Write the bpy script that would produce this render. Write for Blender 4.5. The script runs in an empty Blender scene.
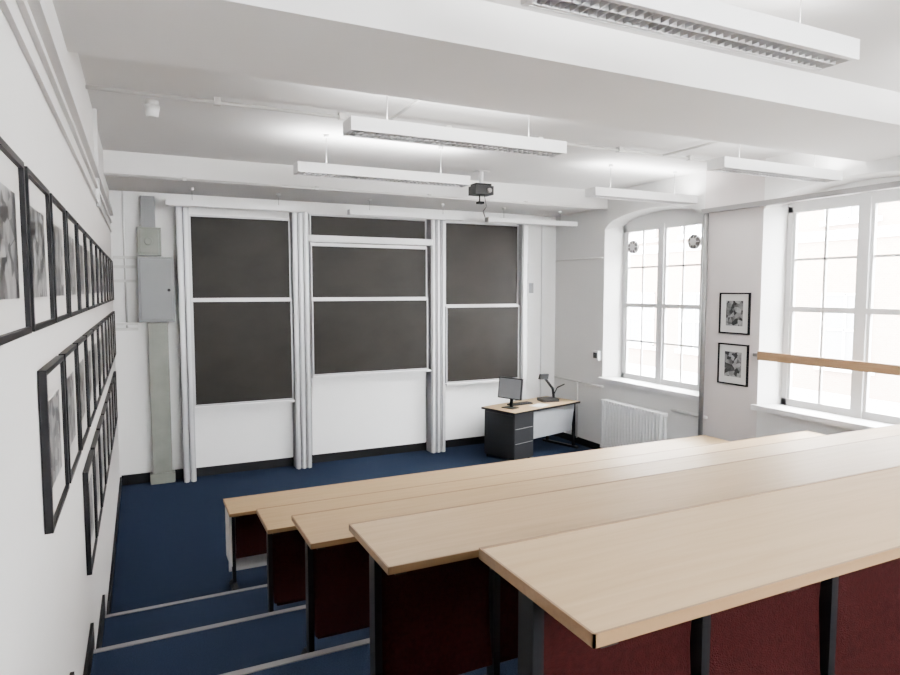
import bpy, math, random
from mathutils import Vector, Matrix
random.seed(3)
H=2.54          # camera height above the front floor; builder z values are relative to eye level
XL,XR,YF,YB=-0.30,6.50,9.30,-1.8
FL=-2.54; CE=1.50; BE=1.26
C=bpy.context.scene.collection

# ---------------- materials ----------------
def newmat(name):
    m=bpy.data.materials.new(name); m.use_nodes=True
    nt=m.node_tree; b=nt.nodes['Principled BSDF']; return m,nt,b
def mat(name,col,rough=0.6,metal=0.0,var=0.04,scale=6.0,bump=0.0,bscale=80.0,stretch=(1,1,1),spec=0.5,detail=4):
    m,nt,b=newmat(name); N=nt.nodes; L=nt.links
    tc=N.new('ShaderNodeTexCoord'); mp=N.new('ShaderNodeMapping'); mp.inputs['Scale'].default_value=stretch
    L.new(tc.outputs['Object'],mp.inputs[0])
    nz=N.new('ShaderNodeTexNoise'); nz.inputs['Scale'].default_value=scale; nz.inputs['Detail'].default_value=detail
    L.new(mp.outputs[0],nz.inputs['Vector'])
    cr=N.new('ShaderNodeValToRGB'); cr.color_ramp.elements[0].position=0.3; cr.color_ramp.elements[1].position=0.7
    a=[max(0,c*(1-var)) for c in col]; d=[min(1,c*(1+var)) for c in col]
    cr.color_ramp.elements[0].color=(*a,1); cr.color_ramp.elements[1].color=(*d,1)
    L.new(nz.outputs[0],cr.inputs[0]); L.new(cr.outputs[0],b.inputs['Base Color'])
    b.inputs['Roughness'].default_value=rough; b.inputs['Metallic'].default_value=metal
    b.inputs['Specular IOR Level'].default_value=spec
    if bump>0:
        n2=N.new('ShaderNodeTexNoise'); n2.inputs['Scale'].default_value=bscale; L.new(mp.outputs[0],n2.inputs['Vector'])
        bp=N.new('ShaderNodeBump'); bp.inputs['Strength'].default_value=bump; bp.inputs['Distance'].default_value=0.01
        L.new(n2.outputs[0],bp.inputs['Height']); L.new(bp.outputs[0],b.inputs['Normal'])
    return m
WALL=mat('painted_wall',(0.885,0.88,0.87),0.7,var=0.012,scale=2,bump=0.12,bscale=25)
CEIL=mat('painted_ceiling',(0.92,0.915,0.905),0.8,var=0.01,scale=2)
PIER=mat('painted_pier',(0.72,0.665,0.655),0.7,var=0.03,scale=2,bump=0.1)
CARPET=mat('blue_carpet',(0.0145,0.0225,0.045),0.95,var=0.35,scale=160,bump=0.6,bscale=300,spec=0.05)
BLACKB=mat('black_skirting',(0.006,0.006,0.007),0.5,var=0.1,spec=0.2)
BLACK=mat('black_steel',(0.005,0.005,0.006),0.45,var=0.1,spec=0.22)
RED=mat('dark_red_fabric',(0.0175,0.003,0.003),0.85,var=0.25,scale=60,bump=0.3,bscale=250,spec=0.05)
WHITE=mat('white_paint',(0.88,0.88,0.88),0.4,var=0.01)
PIPEW=mat('painted_conduit',(0.70,0.69,0.67),0.5,var=0.02)
WINW=mat('white_window_gloss',(0.90,0.90,0.90),0.35,var=0.01)
ALU=mat('aluminium',(0.46,0.46,0.47),0.4,0.3,var=0.03)
ALUL=mat('aluminium_light',(0.60,0.60,0.61),0.4,0.3,var=0.03)
STEEL=mat('steel_pipe',(0.28,0.27,0.27),0.4,0.4,var=0.04)
GREYBOX=mat('grey_cabinet',(0.21,0.215,0.225),0.5,var=0.03)
DUCT=mat('galvanised_duct',(0.19,0.20,0.175),0.5,0.2,var=0.12,scale=5)
BOARD=mat('chalkboard',(0.0150,0.0130,0.0112),0.48,var=0.18,scale=1.7,stretch=(1,1,1.6),detail=8,spec=0.15)
DKGREY=mat('dark_plastic',(0.012,0.012,0.013),0.4,var=0.1,spec=0.3)
CAB=mat('charcoal_laminate',(0.012,0.0125,0.0145),0.5,var=0.05,spec=0.25)
MIDGREY=mat('grey_laminate',(0.24,0.245,0.26),0.5,var=0.04)
MATB=mat('photo_mount',(0.72,0.71,0.69),0.6,var=0.01)
LOUV=mat('louvre_aluminium',(0.80,0.80,0.81),0.35,0.2,var=0.02)
def wood(name,c1,c2,st):
    m,nt,b=newmat(name); N=nt.nodes; L=nt.links
    tc=N.new('ShaderNodeTexCoord'); mp=N.new('ShaderNodeMapping'); mp.inputs['Scale'].default_value=st
    L.new(tc.outputs['Object'],mp.inputs[0])
    nz=N.new('ShaderNodeTexNoise'); nz.inputs['Scale'].default_value=3; nz.inputs['Detail'].default_value=8; nz.inputs['Distortion'].default_value=0.6
    L.new(mp.outputs[0],nz.inputs['Vector'])
    cr=N.new('ShaderNodeValToRGB'); cr.color_ramp.elements[0].position=0.3; cr.color_ramp.elements[1].position=0.72
    cr.color_ramp.elements[0].color=(*c1,1); cr.color_ramp.elements[1].color=(*c2,1)
    L.new(nz.outputs[0],cr.inputs[0]); L.new(cr.outputs[0],b.inputs['Base Color'])
    b.inputs['Roughness'].default_value=0.40; b.inputs['Specular IOR Level'].default_value=.4
    return m
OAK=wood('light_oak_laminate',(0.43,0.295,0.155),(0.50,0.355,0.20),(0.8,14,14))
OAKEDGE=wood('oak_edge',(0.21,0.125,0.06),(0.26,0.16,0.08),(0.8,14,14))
RAILW=wood('varnished_rail',(0.29,0.175,0.09),(0.35,0.22,0.12),(14,0.8,14))
def photomat():
    m,nt,b=newmat('monochrome_photograph'); N=nt.nodes; L=nt.links
    tc=N.new('ShaderNodeTexCoord'); oi=N.new('ShaderNodeObjectInfo')
    ad=N.new('ShaderNodeVectorMath'); ad.operation='ADD'
    mu=N.new('ShaderNodeMath'); mu.operation='MULTIPLY'; mu.inputs[1].default_value=50
    L.new(oi.outputs['Random'],mu.inputs[0]); L.new(tc.outputs['Object'],ad.inputs[0]); L.new(mu.outputs[0],ad.inputs[1])
    vo=N.new('ShaderNodeTexVoronoi'); vo.inputs['Scale'].default_value=22; L.new(ad.outputs[0],vo.inputs['Vector'])
    nz=N.new('ShaderNodeTexNoise'); nz.inputs['Scale'].default_value=9; nz.inputs['Detail'].default_value=8
    L.new(ad.outputs[0],nz.inputs['Vector'])
    sp=N.new('ShaderNodeSeparateColor'); L.new(vo.outputs['Color'],sp.inputs[0])
    mx=N.new('ShaderNodeMath'); mx.operation='MULTIPLY'; L.new(sp.outputs[0],mx.inputs[0]); L.new(nz.outputs[0],mx.inputs[1])
    cr=N.new('ShaderNodeValToRGB'); cr.color_ramp.elements[0].position=0.12; cr.color_ramp.elements[1].position=0.45
    cr.color_ramp.elements[0].color=(0.010,0.010,0.011,1); cr.color_ramp.elements[1].color=(0.35,0.35,0.35,1)
    L.new(mx.outputs[0],cr.inputs[0]); L.new(cr.outputs[0],b.inputs['Base Color']); b.inputs['Roughness'].default_value=0.3
    return m
PHOTO=photomat()
def glassmat():
    m=bpy.data.materials.new('window_glass'); m.use_nodes=True; nt=m.node_tree; N=nt.nodes; L=nt.links
    N.clear(); o=N.new('ShaderNodeOutputMaterial'); t=N.new('ShaderNodeBsdfTransparent'); t.inputs[0].default_value=(0.97,0.98,0.98,1)
    g=N.new('ShaderNodeBsdfGlossy'); g.inputs['Roughness'].default_value=0.03
    mx=N.new('ShaderNodeMixShader'); mx.inputs[0].default_value=0.04
    L.new(t.outputs[0],mx.inputs[1]); L.new(g.outputs[0],mx.inputs[2]); L.new(mx.outputs[0],o.inputs[0]); return m
GLASS=glassmat()
def brickmat():
    m,nt,b=newmat('pale_brick'); N=nt.nodes; L=nt.links
    tc=N.new('ShaderNodeTexCoord'); sp=N.new('ShaderNodeSeparateXYZ'); cb=N.new('ShaderNodeCombineXYZ')
    L.new(tc.outputs['Object'],sp.inputs[0]); L.new(sp.outputs[1],cb.inputs[0]); L.new(sp.outputs[2],cb.inputs[1])
    br=N.new('ShaderNodeTexBrick'); br.inputs['Scale'].default_value=4
    br.inputs['Color1'].default_value=(0.26,0.18,0.15,1); br.inputs['Color2'].default_value=(0.30,0.22,0.185,1); br.inputs['Mortar'].default_value=(0.34,0.29,0.25,1)
    L.new(cb.outputs[0],br.inputs[0]); L.new(br.outputs[0],b.inputs['Base Color']); b.inputs['Roughness'].default_value=0.9
    return m
BRICK=brickmat()
PAVE=mat('pale_paving',(0.72,0.71,0.69),0.9,var=0.05)

# ---------------- mesh builder ----------------
class B:
    def __init__(s): s.v=[];s.f=[];s.m=[];s.mats=[];s.sm=[]
    def mi(s,m):
        if m not in s.mats: s.mats.append(m)
        return s.mats.index(m)
    def add(s,vs,fs,m,smooth=False):
        o=len(s.v); s.v+= [Vector(v) for v in vs]; i=s.mi(m)
        for f in fs: s.f.append([o+k for k in f]); s.m.append(i); s.sm.append(smooth)
    def hexa(s,p,m): # p: bottom 4 loop, top 4 loop
        s.add(p,[(0,3,2,1),(4,5,6,7),(0,1,5,4),(1,2,6,5),(2,3,7,6),(3,0,4,7)],m)
    def box(s,x0,x1,y0,y1,z0,z1,m):
        s.hexa([(x0,y0,z0),(x1,y0,z0),(x1,y1,z0),(x0,y1,z0),(x0,y0,z1),(x1,y0,z1),(x1,y1,z1),(x0,y1,z1)],m)
    def prism(s,poly,vec,m):
        n=len(poly); vec=Vector(vec); p=[Vector(q) for q in poly]; q=[a+vec for a in p]
        s.add(p+q,[tuple(range(n))[::-1],tuple(range(n,2*n))]+[(i,(i+1)%n,n+(i+1)%n,n+i) for i in range(n)],m)
    def cyl(s,a,b,r,m,n=12,r2=None):
        a=Vector(a);b=Vector(b);d=(b-a).normalized(); u=d.orthogonal().normalized(); w=d.cross(u); r2=r if r2 is None else r2
        p=[a+(u*math.cos(t)+w*math.sin(t))*r for t in [2*math.pi*i/n for i in range(n)]]
        q=[b+(u*math.cos(t)+w*math.sin(t))*r2 for t in [2*math.pi*i/n for i in range(n)]]
        o=len(s.v); s.v+=p+q; i=s.mi(m)
        for k in range(n): s.f.append([o+k,o+(k+1)%n,o+n+(k+1)%n,o+n+k]); s.m.append(i); s.sm.append(True)
        s.f.append([o+k for k in range(n)][::-1]); s.m.append(i); s.sm.append(False)
        s.f.append([o+n+k for k in range(n)]); s.m.append(i); s.sm.append(False)
    def path(s,pts,r,m,n=10):
        for a,b in zip(pts[:-1],pts[1:]): s.cyl(a,b,r,m,n)
    def done(s,name,bevel=0.0,xf=None,parent=None):
        vs=[v.copy() for v in s.v]
        if xf is not None: vs=[xf@v for v in vs]
        vs=[v+Vector((0,0,H)) for v in vs]
        lo=Vector([min(v[i] for v in vs) for i in range(3)]); hi=Vector([max(v[i] for v in vs) for i in range(3)])
        o=Vector(((lo.x+hi.x)/2,(lo.y+hi.y)/2,lo.z))
        me=bpy.data.meshes.new(name); me.from_pydata([v-o for v in vs],[],s.f)
        for m in s.mats: me.materials.append(m)
        for p,i,sm in zip(me.polygons,s.m,s.sm): p.material_index=i; p.use_smooth=sm
        import bmesh
        bm=bmesh.new(); bm.from_mesh(me); bmesh.ops.recalc_face_normals(bm,faces=bm.faces); bm.to_mesh(me); bm.free()
        ob=bpy.data.objects.new(name,me); ob.location=o; C.objects.link(ob)
        if bevel>0:
            md=ob.modifiers.new('bevel','BEVEL'); md.width=bevel; md.segments=2; md.limit_method='ANGLE'
        return ob

# ---------------- room shell ----------------
b=B(); b.box(XL-.2,XR+.35,YB-.2,YF+.2,FL-.1,FL,CARPET); b.done('floor')
b=B(); b.box(XL-.2,XL,YB-.2,YF+.2,FL,CE+.15,WALL); b.done('wall_left')
b=B(); b.box(XL,XR,YF,YF+.2,FL,CE+.15,WALL); b.done('wall_front')
BW=[(.9,2.7),(3.7,5.5)]   # windows added in the rear wall, behind the camera, to light the front
BZ0,BZ1=-.15,1.1
b=B(); xs=[XL,BW[0][0],BW[0][1],BW[1][0],BW[1][1],XR]
for i in (0,2,4): b.box(xs[i],xs[i+1],YB-.2,YB,FL,CE+.15,WALL)
for p,q in BW: b.box(p,q,YB-.2,YB,FL,BZ0,WALL); b.box(p,q,YB-.2,YB,BZ1,CE+.15,WALL)
b.done('wall_back')
b=B(); b.box(XL-.2,XR+.35,YB-.2,YF+.2,CE,CE+.15,CEIL); b.done('ceiling')
for y0,y1 in ((3.05,4.05),(7.95,YF),(-1.0,0.0)):
    b=B(); b.box(XL,XR,y0,y1,BE,CE,CEIL); b.done('ceiling_beam')

XW=XR+.27
WINS=[(6.05,8.00,6.27,7.88,-1.38),(3.15,5.19,3.30,5.08,-1.36),(0.2,2.2,0.35,2.08,-0.55)]  # last entry is an unseen window, added to let in more light
ZS,ZC=0.93,1.15
b=B(); X2=XR+.35
pier=[(YB-.2,WINS[2][0]),(WINS[2][1],WINS[1][0]),(WINS[1][1],WINS[0][0]),(WINS[0][1],YF+.2)]
for k,(a,c) in enumerate(pier): b.box(XR,X2,a,c,FL,CE+.15,PIER if k==2 else WALL)
def archz(t): return ZS+(ZC-ZS)*(1-(2*t-1)**2)**0.6 if 0<t<1 else ZS
for (a,c,fa,fc,sz) in WINS:
    b.hexa([(XR,a,FL),(X2,a,FL),(X2,c,FL),(XR,c,FL),(XR,a,sz-.03),(X2,a,sz+.03),(X2,c,sz+.03),(XR,c,sz-.03)],WALL)
    n=20
    for i in range(n):
        t0,t1=i/n,(i+1)/n; ya,yb=a+(c-a)*t0,a+(c-a)*t1; za,zb=archz(t0),archz(t1)
        b.hexa([(XR,ya,za),(X2,ya,za-.03),(X2,yb,zb-.03),(XR,yb,zb),(XR,ya,CE+.15),(X2,ya,CE+.15),(X2,yb,CE+.15),(XR,yb,CE+.15)],WALL)
    b.prism([(XR,a,sz-.05),(XW+.06,a,sz-.05),(XW+.06,fa,sz-.05)],(0,0,ZC-sz+.0),WALL)
    b.prism([(XR,c,sz-.05),(XW+.06,fc,sz-.05),(XW+.06,c,sz-.05)],(0,0,ZC-sz+.0),WALL)
b.done('wall_right')

for k,(a,c,fa,fc,sz) in enumerate(WINS):
    b=B(); x0,x1=XW,XW+.06; zt=0.95; fr=.06; zb=sz+.02
    b.box(x0,x1,fa,fa+fr,zb,zt,WINW); b.box(x0,x1,fc-fr,fc,zb,zt,WINW)
    b.box(x0,x1,fa,fc,zb,zb+.08,WINW); b.box(x0,x1,fa,fc,zt-.07,zt+.0,WINW)
    b.box(x0+.005,x1,fa-.02,fc+.02,zt,ZC+.01,WINW)
    mid=(fa+fc)/2; b.box(x0-.01,x1,mid-.05,mid+.05,zb,zt,WINW)
    zm=zb+(zt-zb)*0.49
    for (p,q) in ((fa+fr,mid-.05),(mid+.05,fc-fr)):
        b.box(x0-.01,x1-.01,p,q,zm-.03,zm+.03,WINW)
        b.box(x0+.01,x1-.01,p,p+.035,zb,zt,WINW); b.box(x0+.01,x1-.01,q-.035,q,zb,zt,WINW)
        m2=(p+q)/2; b.box(x0+.02,x1-.015,m2-.014,m2+.014,zb,zt,WINW)
        for (za,zz) in ((zb+.08,zm-.03),(zm+.03,zt-.07)):
            zq=(za+zz)/2; b.box(x0+.02,x1-.015,p,q,zq-.013,zq+.013,WINW)
    b.box(x0+.03,x0+.036,fa+.02,fc-.02,zb+.02,zt-.02,GLASS)
    b.prism([(XR-.06,a-.04,sz-.04),(XR,a-.04,sz-.04),(XW,fa,sz-.04),(XW,fc,sz-.04),(XR,c+.04,sz-.04),(XR-.06,c+.04,sz-.04)],(0,0,.06),WINW)
    if k==0:
        for yy in (fc-.22,fa+.2):
            b.cyl((x0+.025,yy,zt-.30),(x0-.02,yy,zt-.30),.10,STEEL,24); b.cyl((x0-.02,yy,zt-.30),(x0-.03,yy,zt-.30),.05,WINW,16)
            for j in range(8):
                t=j*math.pi/4; b.cyl((x0-.024,yy,zt-.30),(x0-.024,yy+.1*math.cos(t),zt-.30+.1*math.sin(t)),.006,WINW,6)
    b.done('window_%d'%(k+1))
for k,(p,q) in enumerate(BW):
    b=B(); y0,y1=YB-.14,YB-.08
    for u0,u1 in ((p,p+.07),(q-.07,q),((p+q)/2-.05,(p+q)/2+.05)): b.box(u0,u1,y0,y1,BZ0,BZ1,WINW)
    for z in (BZ0,BZ1-.07,(BZ0+BZ1)/2-.03): b.box(p,q,y0,y1,z,z+.07,WINW)
    for x in (p+.45,q-.45): b.box(x-.013,x+.013,y0+.02,y1-.01,BZ0,BZ1,WINW)
    b.box(p,q,y0+.03,y0+.036,BZ0,BZ1,GLASS); b.box(p-.04,q+.04,YB-.08,YB+.05,BZ0-.04,BZ0,WINW)
    b.done('window_%d'%(k+4))  # unseen rear window, added as a light source

# ---------------- tiered platforms ----------------
NOSE=[(4.90,-2.24),(3.85,-1.94),(2.80,-1.64),(1.75,-1.35),(0.70,-1.05)]
b=B()
for i,(y,z) in enumerate(NOSE):
    y1=NOSE[i+1][0] if i<4 else YB
    b.box(XL+.002,XR-.002,y1,y,FL,z,CARPET)
b.done('seating_platform')
for i,(y,z) in enumerate(NOSE):
    b=B(); b.prism([(XL+.02,y-.035,z),(XL+.02,y+.008,z),(XL+.02,y+.008,z-.03),(XL+.02,y+.003,z-.03),(XL+.02,y+.003,z+.005),(XL+.02,y-.035,z+.005)],(XR-XL-.04,0,0),STEEL); b.done('trim_%d'%(i+1))
lv=[(YF,FL)]+NOSE+[(YB,-1.05)]
def skirt(name,x0,x1,top=.11):
    b=B()
    for i in range(len(lv)-1):
        ya=lv[i][0]; yb=lv[i+1][0]; z=lv[i][1]
        b.box(x0,x1,yb,ya,z,z+top,BLACKB)
    for i in range(1,6):
        y=lv[i][0]; b.hexa([(x0,y,lv[i-1][1]),(x1,y,lv[i-1][1]),(x1,y+.1,lv[i-1][1]),(x0,y+.1,lv[i-1][1]),(x0,y,lv[i][1]+top),(x1,y,lv[i][1]+top),(x1,y+.1,lv[i][1]+top),(x0,y+.1,lv[i][1]+top)],BLACKB)
    b.done(name)
skirt('baseboard_left',XL+.002,XL+.018); skirt('baseboard_right',XR-.018,XR-.002)
b=B(); b.box(XL+.02,XR-.02,YF-.02,YF-.002,FL,FL+.13,BLACKB); b.done('baseboard_front')

# ---------------- desks and seats ----------------
DESK=[(5.34,5.77,-1.80,FL,.60),(3.99,4.42,-1.48,-2.24,.67),(2.94,3.37,-1.19,-1.94,.69),(1.89,2.32,-.885,-1.64,.69),(0.86,1.28,-.595,-1.35,.69)]
XD1=6.30
for i,(y0,y1,z,pz,XD0) in enumerate(DESK):
    b=B()
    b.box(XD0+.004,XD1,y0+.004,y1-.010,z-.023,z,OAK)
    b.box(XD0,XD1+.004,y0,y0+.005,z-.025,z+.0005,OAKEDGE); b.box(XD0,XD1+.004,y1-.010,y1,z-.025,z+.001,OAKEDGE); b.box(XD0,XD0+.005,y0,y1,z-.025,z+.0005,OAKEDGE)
    yp=y1-.13
    nleg=12
    for j in range(nleg):
        x=XD0+.06+j*(XD1-XD0-.12)/(nleg-1)
        b.box(x-.014,x+.014,yp-.03,yp+.03,pz+.02,z-.024,BLACK)
        b.box(x-.02,x+.02,yp-.26,yp+.06,z-.05,z-.023,BLACK)
        b.hexa([(x-.03,yp-.10,pz),(x+.03,yp-.10,pz),(x+.03,yp+.10,pz),(x-.03,yp+.10,pz),(x-.018,yp-.06,pz+.05),(x+.018,yp-.06,pz+.05),(x+.018,yp+.06,pz+.05),(x-.018,yp+.06,pz+.05)],BLACK)
    b.box(XD0+.06,XD1-.06,yp-.015,yp+.015,z-.085,z-.05,BLACK)
    if i==0:
        b.box(XD0+.03,XD1-.03,y1-.04,y1-.02,pz+.1,z-.023,MATB); b.box(XD0+.012,XD0+.03,y1-.30,y1-.02,pz+.25,z-.023,MATB)
    b.done('lecture_desk')
    b=B()
    for j in range(nleg-1):
        x=XD0+.06+j*(XD1-XD0-.12)/(nleg-1); w=(XD1-XD0-.12)/(nleg-1)
        xa=x+.02; ww=w-.04; t=z-.09
        if i>0:
            pr=[(xa,yp-.012,t),(xa,yp+.022,t),(xa,yp+.035,t-.2),(xa,yp+.022,t-.42),(xa,yp-.008,t-.52),(xa,yp-.035,t-.52),(xa,yp-.012,t-.40),(xa,yp+.0,t-.2)]
            b.prism(pr,(ww,0,0),RED)
            ps=[(xa+.03,yp+.05,t-.22),(xa+.03,yp+.075,t-.18),(xa+.03,yp+.115,t-.2),(xa+.03,yp+.135,t-.4),(xa+.03,yp+.10,t-.56),(xa+.03,yp+.05,t-.58),(xa+.03,yp+.03,t-.52)]
            b.prism(ps,(ww-.06,0,0),RED)
        else:
            b.prism([(xa,yp-.02,t),(xa,yp,t),(xa,yp,t-.4),(xa,yp-.02,t-.4)],(ww,0,0),RED)
    b.done('folding_seat_row',bevel=.006)

# ---------------- framed photographs ----------------
def frame(side,yc,zc,w,h,mw=.07):
    b=B(); s=1 if side=='L' else -1; X=XL+.002 if side=='L' else XR-.002
    def bx(d0,d1,y0,y1,z0,z1,m):
        xa,xb=sorted((X+s*d0,X+s*d1)); b.box(xa,xb,y0,y1,z0,z1,m)
    t=.018; y0,y1,z0,z1=yc-w/2,yc+w/2,zc-h/2,zc+h/2
    bx(0,.025,y0,y0+t,z0,z1,BLACK); bx(0,.025,y1-t,y1,z0,z1,BLACK); bx(0,.025,y0+t,y1-t,z0,z0+t,BLACK); bx(0,.025,y0+t,y1-t,z1-t,z1,BLACK)
    bx(0,.012,y0+t,y1-t,z0+t,z1-t,MATB)
    bx(.012,.014,y0+t+mw,y1-t-mw,z0+t+mw,z1-t-mw,PHOTO)
    return b.done('framed_photograph')
for k in range(13): frame('L',1.88+k*.565,.115,.51,.47,.08)
for k in range(11): frame('L',2.66+k*.60,-.52,.54,.53,.10)
for k in range(8): frame('L',4.12+k*.60,-1.24,.54,.56,.10)
frame('R',5.54,-.28,.44,.50,.08); frame('R',5.54,-.90,.44,.50,.08)

# ---------------- chalkboards ----------------
def posts(b,x0,x1):
    n=max(1,round((x1-x0)/.085)); w=(x1-x0)/n
    for i in range(n):
        a=x0+i*w
        b.box(a+.006,a+w-.006,9.07,YF-.03,FL,1.09,ALU)
        b.box(a+.022,a+w-.022,9.05,9.07,FL,1.09,ALUL)
def unit(xa,xb,pl,pr,panels,wtray):
    b=B()
    for p in (pl,pr):
        if p: posts(b,*p)
    b.box(xa,xb,9.22,9.27,FL+.14,1.09,WHITE)
    for i,(z0,z1,y) in enumerate(panels):
        b.box(xa+.015,xb-.015,y,y+.025,z0+.015,z1-.015,BOARD)
        b.box(xa,xb,y-.012,y+.03,z0-.012,z0+.014,ALUL); b.box(xa,xb,y-.012,y+.03,z1-.012,z1+.008,ALUL)
        b.box(xa,xa+.018,y-.008,y+.03,z0,z1,ALU); b.box(xb-.018,xb,y-.008,y+.03,z0,z1,ALU)
    for z,xa2,xb2,h in wtray:
        b.box(xa2,xb2,9.04,9.13,z,z+h,WHITE)
    b.done('sliding_chalkboard')
unit(.62,1.93,(.46,.62),(1.94,2.17),[(-.12,.98,9.17),(-1.54,-.14,9.12)],[(-1.57,.62,1.93,.025)])
unit(2.21,4.01,None,(4.04,4.29),[(.66,1.07,9.18),(-.12,.64,9.15),(-1.22,-.14,9.12)],[(-1.25,2.19,4.03,.025),(.68,2.15,4.06,.09)])
unit(4.32,5.66,None,(5.67,5.79),[(-.24,1.06,9.17),(-1.46,-.26,9.12)],[(-1.49,4.30,5.66,.025)])

# ---------------- light fixtures ----------------
def fixture(x0,x1,yc,zb,name='fluorescent_light_fixture',w=.2,h=.095,susp=True,top=CE,up=0):
    b=B(); y0,y1=yc-w/2,yc+w/2; top-=.001
    b.box(x0,x1,y0,y1,zb+h-.03,zb+h,WHITE)
    b.box(x0,x1,y0,y0+.012,zb,zb+h-.03,WHITE); b.box(x0,x1,y1-.012,y1,zb,zb+h-.03,WHITE)
    b.box(x0,x0+.03,y0+.012,y1-.012,zb,zb+h-.03,WHITE); b.box(x1-.03,x1,y0+.012,y1-.012,zb,zb+h-.03,WHITE)
    b.box(x0+.03,x1-.03,yc-.003,yc+.003,zb+.002,zb+.03,LOUV)
    b.box(x0+.03,x1-.03,y0+.012,y0+.03,zb+.002,zb+.006,WHITE); b.box(x0+.03,x1-.03,y1-.03,y1-.012,zb+.002,zb+.006,WHITE)
    n=int((x1-x0-.06)/.045)
    for i in range(1,n):
        x=x0+.03+i*(x1-x0-.06)/n; b.box(x-.0015,x+.0015,y0+.03,y1-.03,zb+.002,zb+.025,LOUV)
    for yy in (yc-w*.22,yc+w*.22): b.cyl((x0+.04,yy,zb+.045),(x1-.04,yy,zb+.045),.009,WHITE,8)
    if susp:
        for x in (x0+.3,x1-.3): b.cyl((x,yc,zb+h),(x,yc,top),.003,STEEL,6); b.cyl((x,yc,top-.03),(x,yc,top),.025,WHITE,12)
    ob=b.done(name)
    if up:  # added fill lamp facing up, brightens the ceiling above the fitting
        ld=bpy.data.lights.new('uplight','AREA'); ld.shape='RECTANGLE'; ld.size=x1-x0-.1; ld.size_y=w-.04; ld.energy=up; ld.color=(1,.99,.975)
        lo=bpy.data.objects.new('uplight',ld); lo.rotation_euler=(math.pi,0,0); C.objects.link(lo); lo.parent=ob; lo.location=(0,0,h+.01)
    return ob
ZF=1.10; UP=42
fixture(1.38,3.17,2.13,ZF+.01,up=UP); fixture(4.6,6.35,2.15,ZF,up=UP)
fixture(1.35,3.15,4.47,ZF,up=UP); fixture(4.80,6.47,4.36,ZF+.01,up=UP*.7)
fixture(1.38,3.20,6.25,ZF+.01,up=UP); fixture(4.85,6.47,6.25,ZF+.01,up=UP*.7)
fixture(1.38,3.15,-.5,ZF,top=BE); fixture(4.45,6.2,-.5,ZF,top=BE)
for x0,x1 in ((.33,1.98),(2.62,4.35),(4.78,6.42)):
    fixture(x0,x1,8.65,1.03,'chalkboard_light',w=.12,h=.07,top=BE)

# ---------------- projector ----------------
b=B(); px,py=3.95,7.3
b.box(px-.13,px+.13,py-.10,py+.10,1.20,1.31,DKGREY); b.box(px-.11,px+.11,py-.08,py+.08,1.31,1.34,BLACK)
b.cyl((px,py,1.34),(px,py,CE-.001),.03,WHITE); b.box(px-.08,px+.08,py-.08,py+.08,CE-.011,CE-.001,WHITE)
b.cyl((px+.06,py-.10,1.25),(px+.06,py-.13,1.25),.028,STEEL,16)
b.cyl((px-.02,py,1.20),(px-.02,py,1.12),.010,BLACK); b.box(px-.05,px+.03,py-.04,py+.04,1.09,1.12,BLACK)
b.path([(px+.05,py,1.20),(px+.08,py,1.06),(px+.03,py,1.0),(px+.06,py,.93)],.005,BLACK,6)
b.done('ceiling_projector',bevel=.005)

# ---------------- front wall services ----------------
b=B()
b.box(.09,.33,YF-.14,YF-.022,FL+.12,-.42,DUCT); b.box(.06,.36,YF-.16,YF-.022,FL,FL+.14,DUCT)
b.done('galvanised_cable_duct',bevel=.006)
b=B(); b.box(-.01,.42,YF-.22,YF-.002,-.41,.42,GREYBOX); b.box(.02,.39,YF-.235,YF-.22,-.38,.39,GREYBOX); b.cyl((.35,YF-.235,0),(.35,YF-.26,0),.02,BLACK); b.done('electrical_cabinet',bevel=.008)
b=B(); b.box(0,.28,YF-.16,YF-.002,.44,.80,DUCT); b.box(.03,.25,YF-.17,YF-.16,.47,.77,DUCT); b.box(.05,.22,YF-.12,YF-.002,.80,1.2,GREYBOX); b.cyl((.13,YF-.17,.62),(.13,YF-.2,.62),.05,DUCT,16); b.done('switch_gear_box',bevel=.006)
b=B()
for z in (.40,.28,.10,-.45,-.52): b.box(XL+.02,-.02,YF-.05,YF-.002,z,z+.035,PIPEW)
b.cyl((-.15,YF-.02,-.5),(-.15,YF-.02,BE-.002),.012,PIPEW); b.done('conduit_bracket')
b=B(); b.box(5.92,6.05,YF-.03,YF-.002,-.1,.45,WHITE); b.box(5.94,6.03,YF-.034,YF-.03,-.05,.12,MIDGREY); b.box(5.9,6.02,YF-.05,YF-.002,-.45,-.3,WHITE); b.box(6.2,6.26,YF-.03,YF-.002,FL+.13,1.2,WHITE); b.done('wall_control_panel',bevel=.003)

# conduits
b=B()
b.path([(XL,5.45,1.465),(6.45,5.45,1.465)],.015,PIPEW)
for x in (2.0,5.2): b.path([(x,5.45,1.465),(x,4.07,1.465)],.013,PIPEW)
for x in (.6,1.6,2.6,3.6,4.6,5.6): b.box(x-.025,x+.025,5.42,5.48,1.445,CE-.001,PIPEW)
b.path([(XL,7.9,1.235),(6.45,7.9,1.235)],.016,PIPEW)
for x in (.5,2,3.5,5): b.box(x-.02,x+.02,7.88,7.945,1.22,1.26,PIPEW)
b.done('ceiling_conduit')
b=B(); b.cyl((.14,5.75,CE-.001),(.14,5.75,CE-.04),.05,WHITE,20); b.cyl((.14,5.75,CE-.04),(.14,5.75,CE-.13),.06,WHITE,20,.045); b.done('smoke_detector')
b=B()
for z,r in ((.96,.025),(.86,.014),(.74,.012)):
    b.box(XL+.002,XL+r*1.6,YB,9.25,z-r,z+r,WHITE)
b.box(XL+.002,XL+.03,6.2,6.28,.7,CE,WHITE)
b.done('wall_trunking')
b=B()
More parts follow.
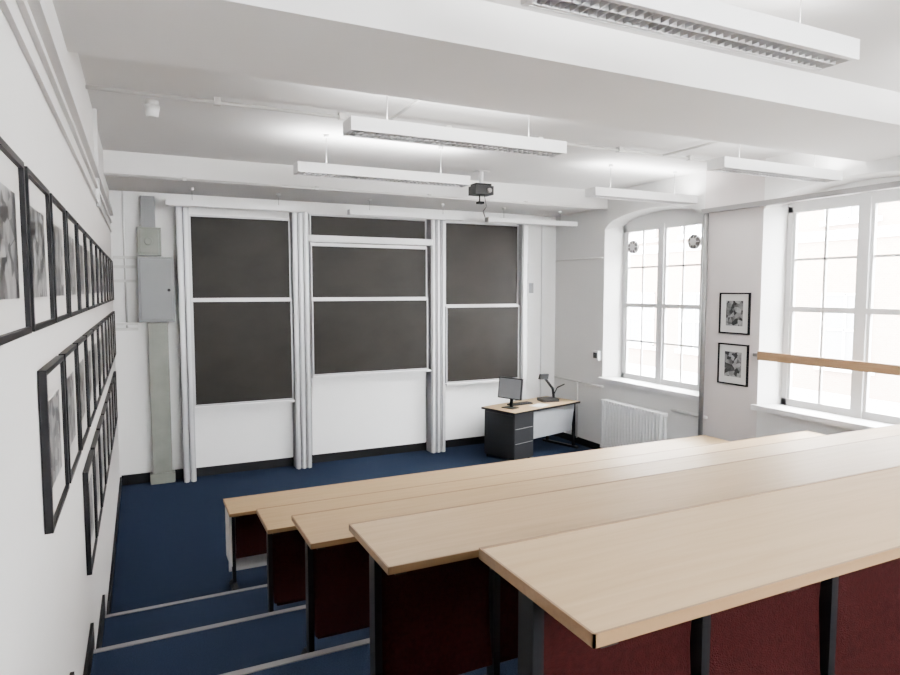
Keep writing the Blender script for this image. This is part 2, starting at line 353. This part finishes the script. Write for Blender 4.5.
b.path([(XR-.03,9.25,-1.5),(XR-.03,7.95,-1.5)],.016,PIPEW); b.path([(XR-.03,8.6,-1.5),(XR-.03,8.6,FL+.1)],.014,PIPEW)
b.path([(XR-.03,9.25,.5),(XR-.03,8.02,.5)],.012,PIPEW); b.path([(XR-.03,6.5,-1.62),(XR-.03,5.9,-1.62)],.02,PIPEW)
b.box(XR-.05,XR,8.05,8.2,-1.1,-.95,WHITE); b.box(XR-.055,XR-.05,8.08,8.17,-1.07,-.98,DKGREY)
b.done('wall_pipework')
b=B(); b.path([(XR-.08,5.95,-1.9),(XR-.08,5.95,.98)],.03,STEEL,14); b.box(XR-.12,XR-.04,3.0,6.0,.955,1.01,STEEL)
for y in (5.85,4.2,3.1): b.box(XR-.06,XR,y-.02,y+.02,.96,1.0,STEEL)
b.box(XR-.1,XR,5.92,5.98,-1.95,-1.88,STEEL); b.done('blind_rail')
b=B(); b.box(XR-.12,XR-.07,3.0,5.12,-.80,-.70,RAILW)
for y in (5.10,3.04): b.box(XR-.07,XR,y-.02,y+.12 if y>4 else y+.02,-.77,-.73,STEEL)
b.done('window_guard_rail',bevel=.006)

# ---------------- radiator ----------------
b=B(); y0,y1=6.50,7.78; z0,z1=FL+.14,-1.66; n=20
for i in range(n):
    y=y0+(i+.5)*(y1-y0)/n; w=(y1-y0)/n*.40
    for x in (XR-.19,XR-.11):
        b.cyl((x,y,z0+.03),(x,y,z1-.03),w*.85,WHITE,10)
    b.box(XR-.215,XR-.085,y-w*.85,y+w*.85,z1-.05,z1,WHITE); b.box(XR-.215,XR-.085,y-w*.85,y+w*.85,z0,z0+.05,WHITE)
b.cyl((XR-.15,y0,z1-.03),(XR-.15,y1,z1-.03),.02,WHITE); b.cyl((XR-.15,y0,z0+.03),(XR-.15,y1,z0+.03),.02,WHITE)
for y in (y0+.1,y1-.1): b.box(XR-.17,XR-.13,y-.02,y+.02,FL,z0+.02,WHITE)
b.path([(XR-.15,y0-.0,z0+.03),(XR-.15,y0-.12,z0+.03),(XR-.15,y0-.12,FL)],.014,WHITE)
b.cyl((XR-.15,y0-.12,z0),(XR-.15,y0-.12,z0+.09),.025,WHITE)
b.done('column_radiator',bevel=.004)

# ---------------- teacher desk ----------------
ang=math.radians(16); T=Matrix.Translation((4.86,7.92,FL))@Matrix.Rotation(ang,4,'Z')
b=B(); Lx,Ly,hz=1.54,.70,.76
b.box(0,Lx,0,Ly,hz-.03,hz,OAK)
b.box(-.002,Lx+.002,-.004,0,hz-.032,hz,BLACK); b.box(-.004,0,0,Ly,hz-.032,hz,BLACK)
b.box(.03,.45,.04,Ly-.04,.04,hz-.03,CAB)
b.box(.02,.03,.06,Ly-.06,.08,hz-.06,CAB)
for z in (.28,.5): b.box(.05,.43,.034,.04,z,z+.005,STEEL)
b.prism([(.47,.05,hz-.03),(Lx-.08,.05,hz-.03),(Lx-.16,.05,.30),(.47,.05,.30)],(0,.015,0),MIDGREY)
for x in (Lx-.08,):
    for y in (.06,Ly-.1): b.box(x,x+.04,y,y+.04,.03,hz-.03,BLACK)
    b.box(x-.01,x+.05,.0,Ly,0,.035,BLACK)
b.box(.45,Lx-.08,.3,.33,hz-.1,hz-.03,BLACK)
for x in (.06,.4):
    for y in (.08,Ly-.08): b.cyl((x,y,0),(x,y,.04),.02,BLACK)
b.done('lectern_desk',bevel=.004,xf=T)
def onT(lx,ly,rot=0): return T@Matrix.Translation((lx,ly,hz))@Matrix.Rotation(math.radians(rot),4,'Z')
b=B(); b.box(-.11,.11,-.08,.08,0,.012,BLACK); b.box(-.025,.025,.02,.045,.012,.30,BLACK)
b.hexa([(-.22,-.035,.14),(.22,-.035,.14),(.22,.0,.14),(-.22,.0,.14),(-.22,.005,.46),(.22,.005,.46),(.22,.04,.46),(-.22,.04,.46)],CAB)
b.hexa([(-.205,-.0365,.155),(.205,-.0365,.155),(.205,-.03,.155),(-.205,-.03,.155),(-.205,.0025,.445),(.205,.0025,.445),(.205,.01,.445),(-.205,.01,.445)],MIDGREY)
b.done('computer_monitor',bevel=.003,xf=onT(.26,.34,-85))
b=B(); b.box(-.2,.2,-.07,.07,0,.02,DKGREY)
for r in range(4):
    for c in range(12): b.box(-.185+c*.031,-.16+c*.031,-.055+r*.028,-.032+r*.028,.02,.026,BLACK)
b.done('keyboard',xf=onT(.60,.45,170))
b=B(); b.box(-.14,.14,-.12,.12,0,.05,DKGREY); b.path([(.10,0,.05),(.08,0,.20),(-.08,0,.40)],.022,BLACK,10)
b.hexa([(-.16,-.04,.36),(-.02,-.04,.36),(-.02,.04,.36),(-.16,.04,.36),(-.14,-.03,.44),(.0,-.03,.44),(.0,.03,.44),(-.14,.03,.44)],BLACK)
b.path([(.12,.08,.05),(.2,.08,.2),(.3,.02,.26)],.01,BLACK,8)
b.done('document_camera',xf=onT(1.16,.35,-25))
b=B(); b.prism([(-.15,-.1,0),(.15,-.1,0),(.15,.1,0),(-.15,.1,0)],(0,0,.004),MATB); b.prism([(-.1,-.12,.004),(.12,-.08,.004),(.1,.1,.004),(-.12,.06,.004)],(0,0,.004),WHITE); b.done('paper_sheets',xf=onT(.75,.18,5))

# ---------------- outside ----------------
b=B(); X=19.0; G=FL-.6
b.box(X,X+.5,-12,30,G,5.0,BRICK); b.box(X-.3,X+.6,-12,30,5.0,5.4,WINW); b.box(X-.08,X,-12,30,1.5,1.8,WINW)
for zi in (-1.2,3.2):
    for yi in range(-4,10):
        y=yi*2.9+.6
        b.box(X-.02,X,y-.75,y+.75,zi-1.1,zi+1.1,MIDGREY)
        for q in (-.75,0,.72): b.box(X-.06,X-.01,y+q,y+q+.06,zi-1.1,zi+1.1,WINW)
        for q in (-1.1,-.02,1.05): b.box(X-.06,X-.01,y-.75,y+.75,zi+q,zi+q+.06,WINW)
        b.box(X-.12,X,y-.9,y+.9,zi-1.25,zi-1.1,WINW)
b.done('neighbouring_building')
b=B(); b.box(XR+.35,X+.5,-14,30,G-.2,G,PAVE); b.box(-6,XR+.35,-14,YB-.2,G-.2,G,PAVE); b.done('street_pavement')  # ground raised and made pale to bounce sky light onto the ceiling

# ---------------- light ----------------
w=bpy.data.worlds.new('overcast_sky'); bpy.context.scene.world=w; w.use_nodes=True
bg=w.node_tree.nodes['Background']; bg.inputs[0].default_value=(.99,.99,1,1); bg.inputs[1].default_value=98.0
cam=bpy.data.cameras.new('camera'); cam.sensor_width=36; cam.lens=36*645/900; cam.clip_start=.02
co=bpy.data.objects.new('camera',cam); C.objects.link(co); co.location=(0,0,H)
co.rotation_euler=(math.radians(90-4.2),0,math.radians(-25.7)); bpy.context.scene.camera=co
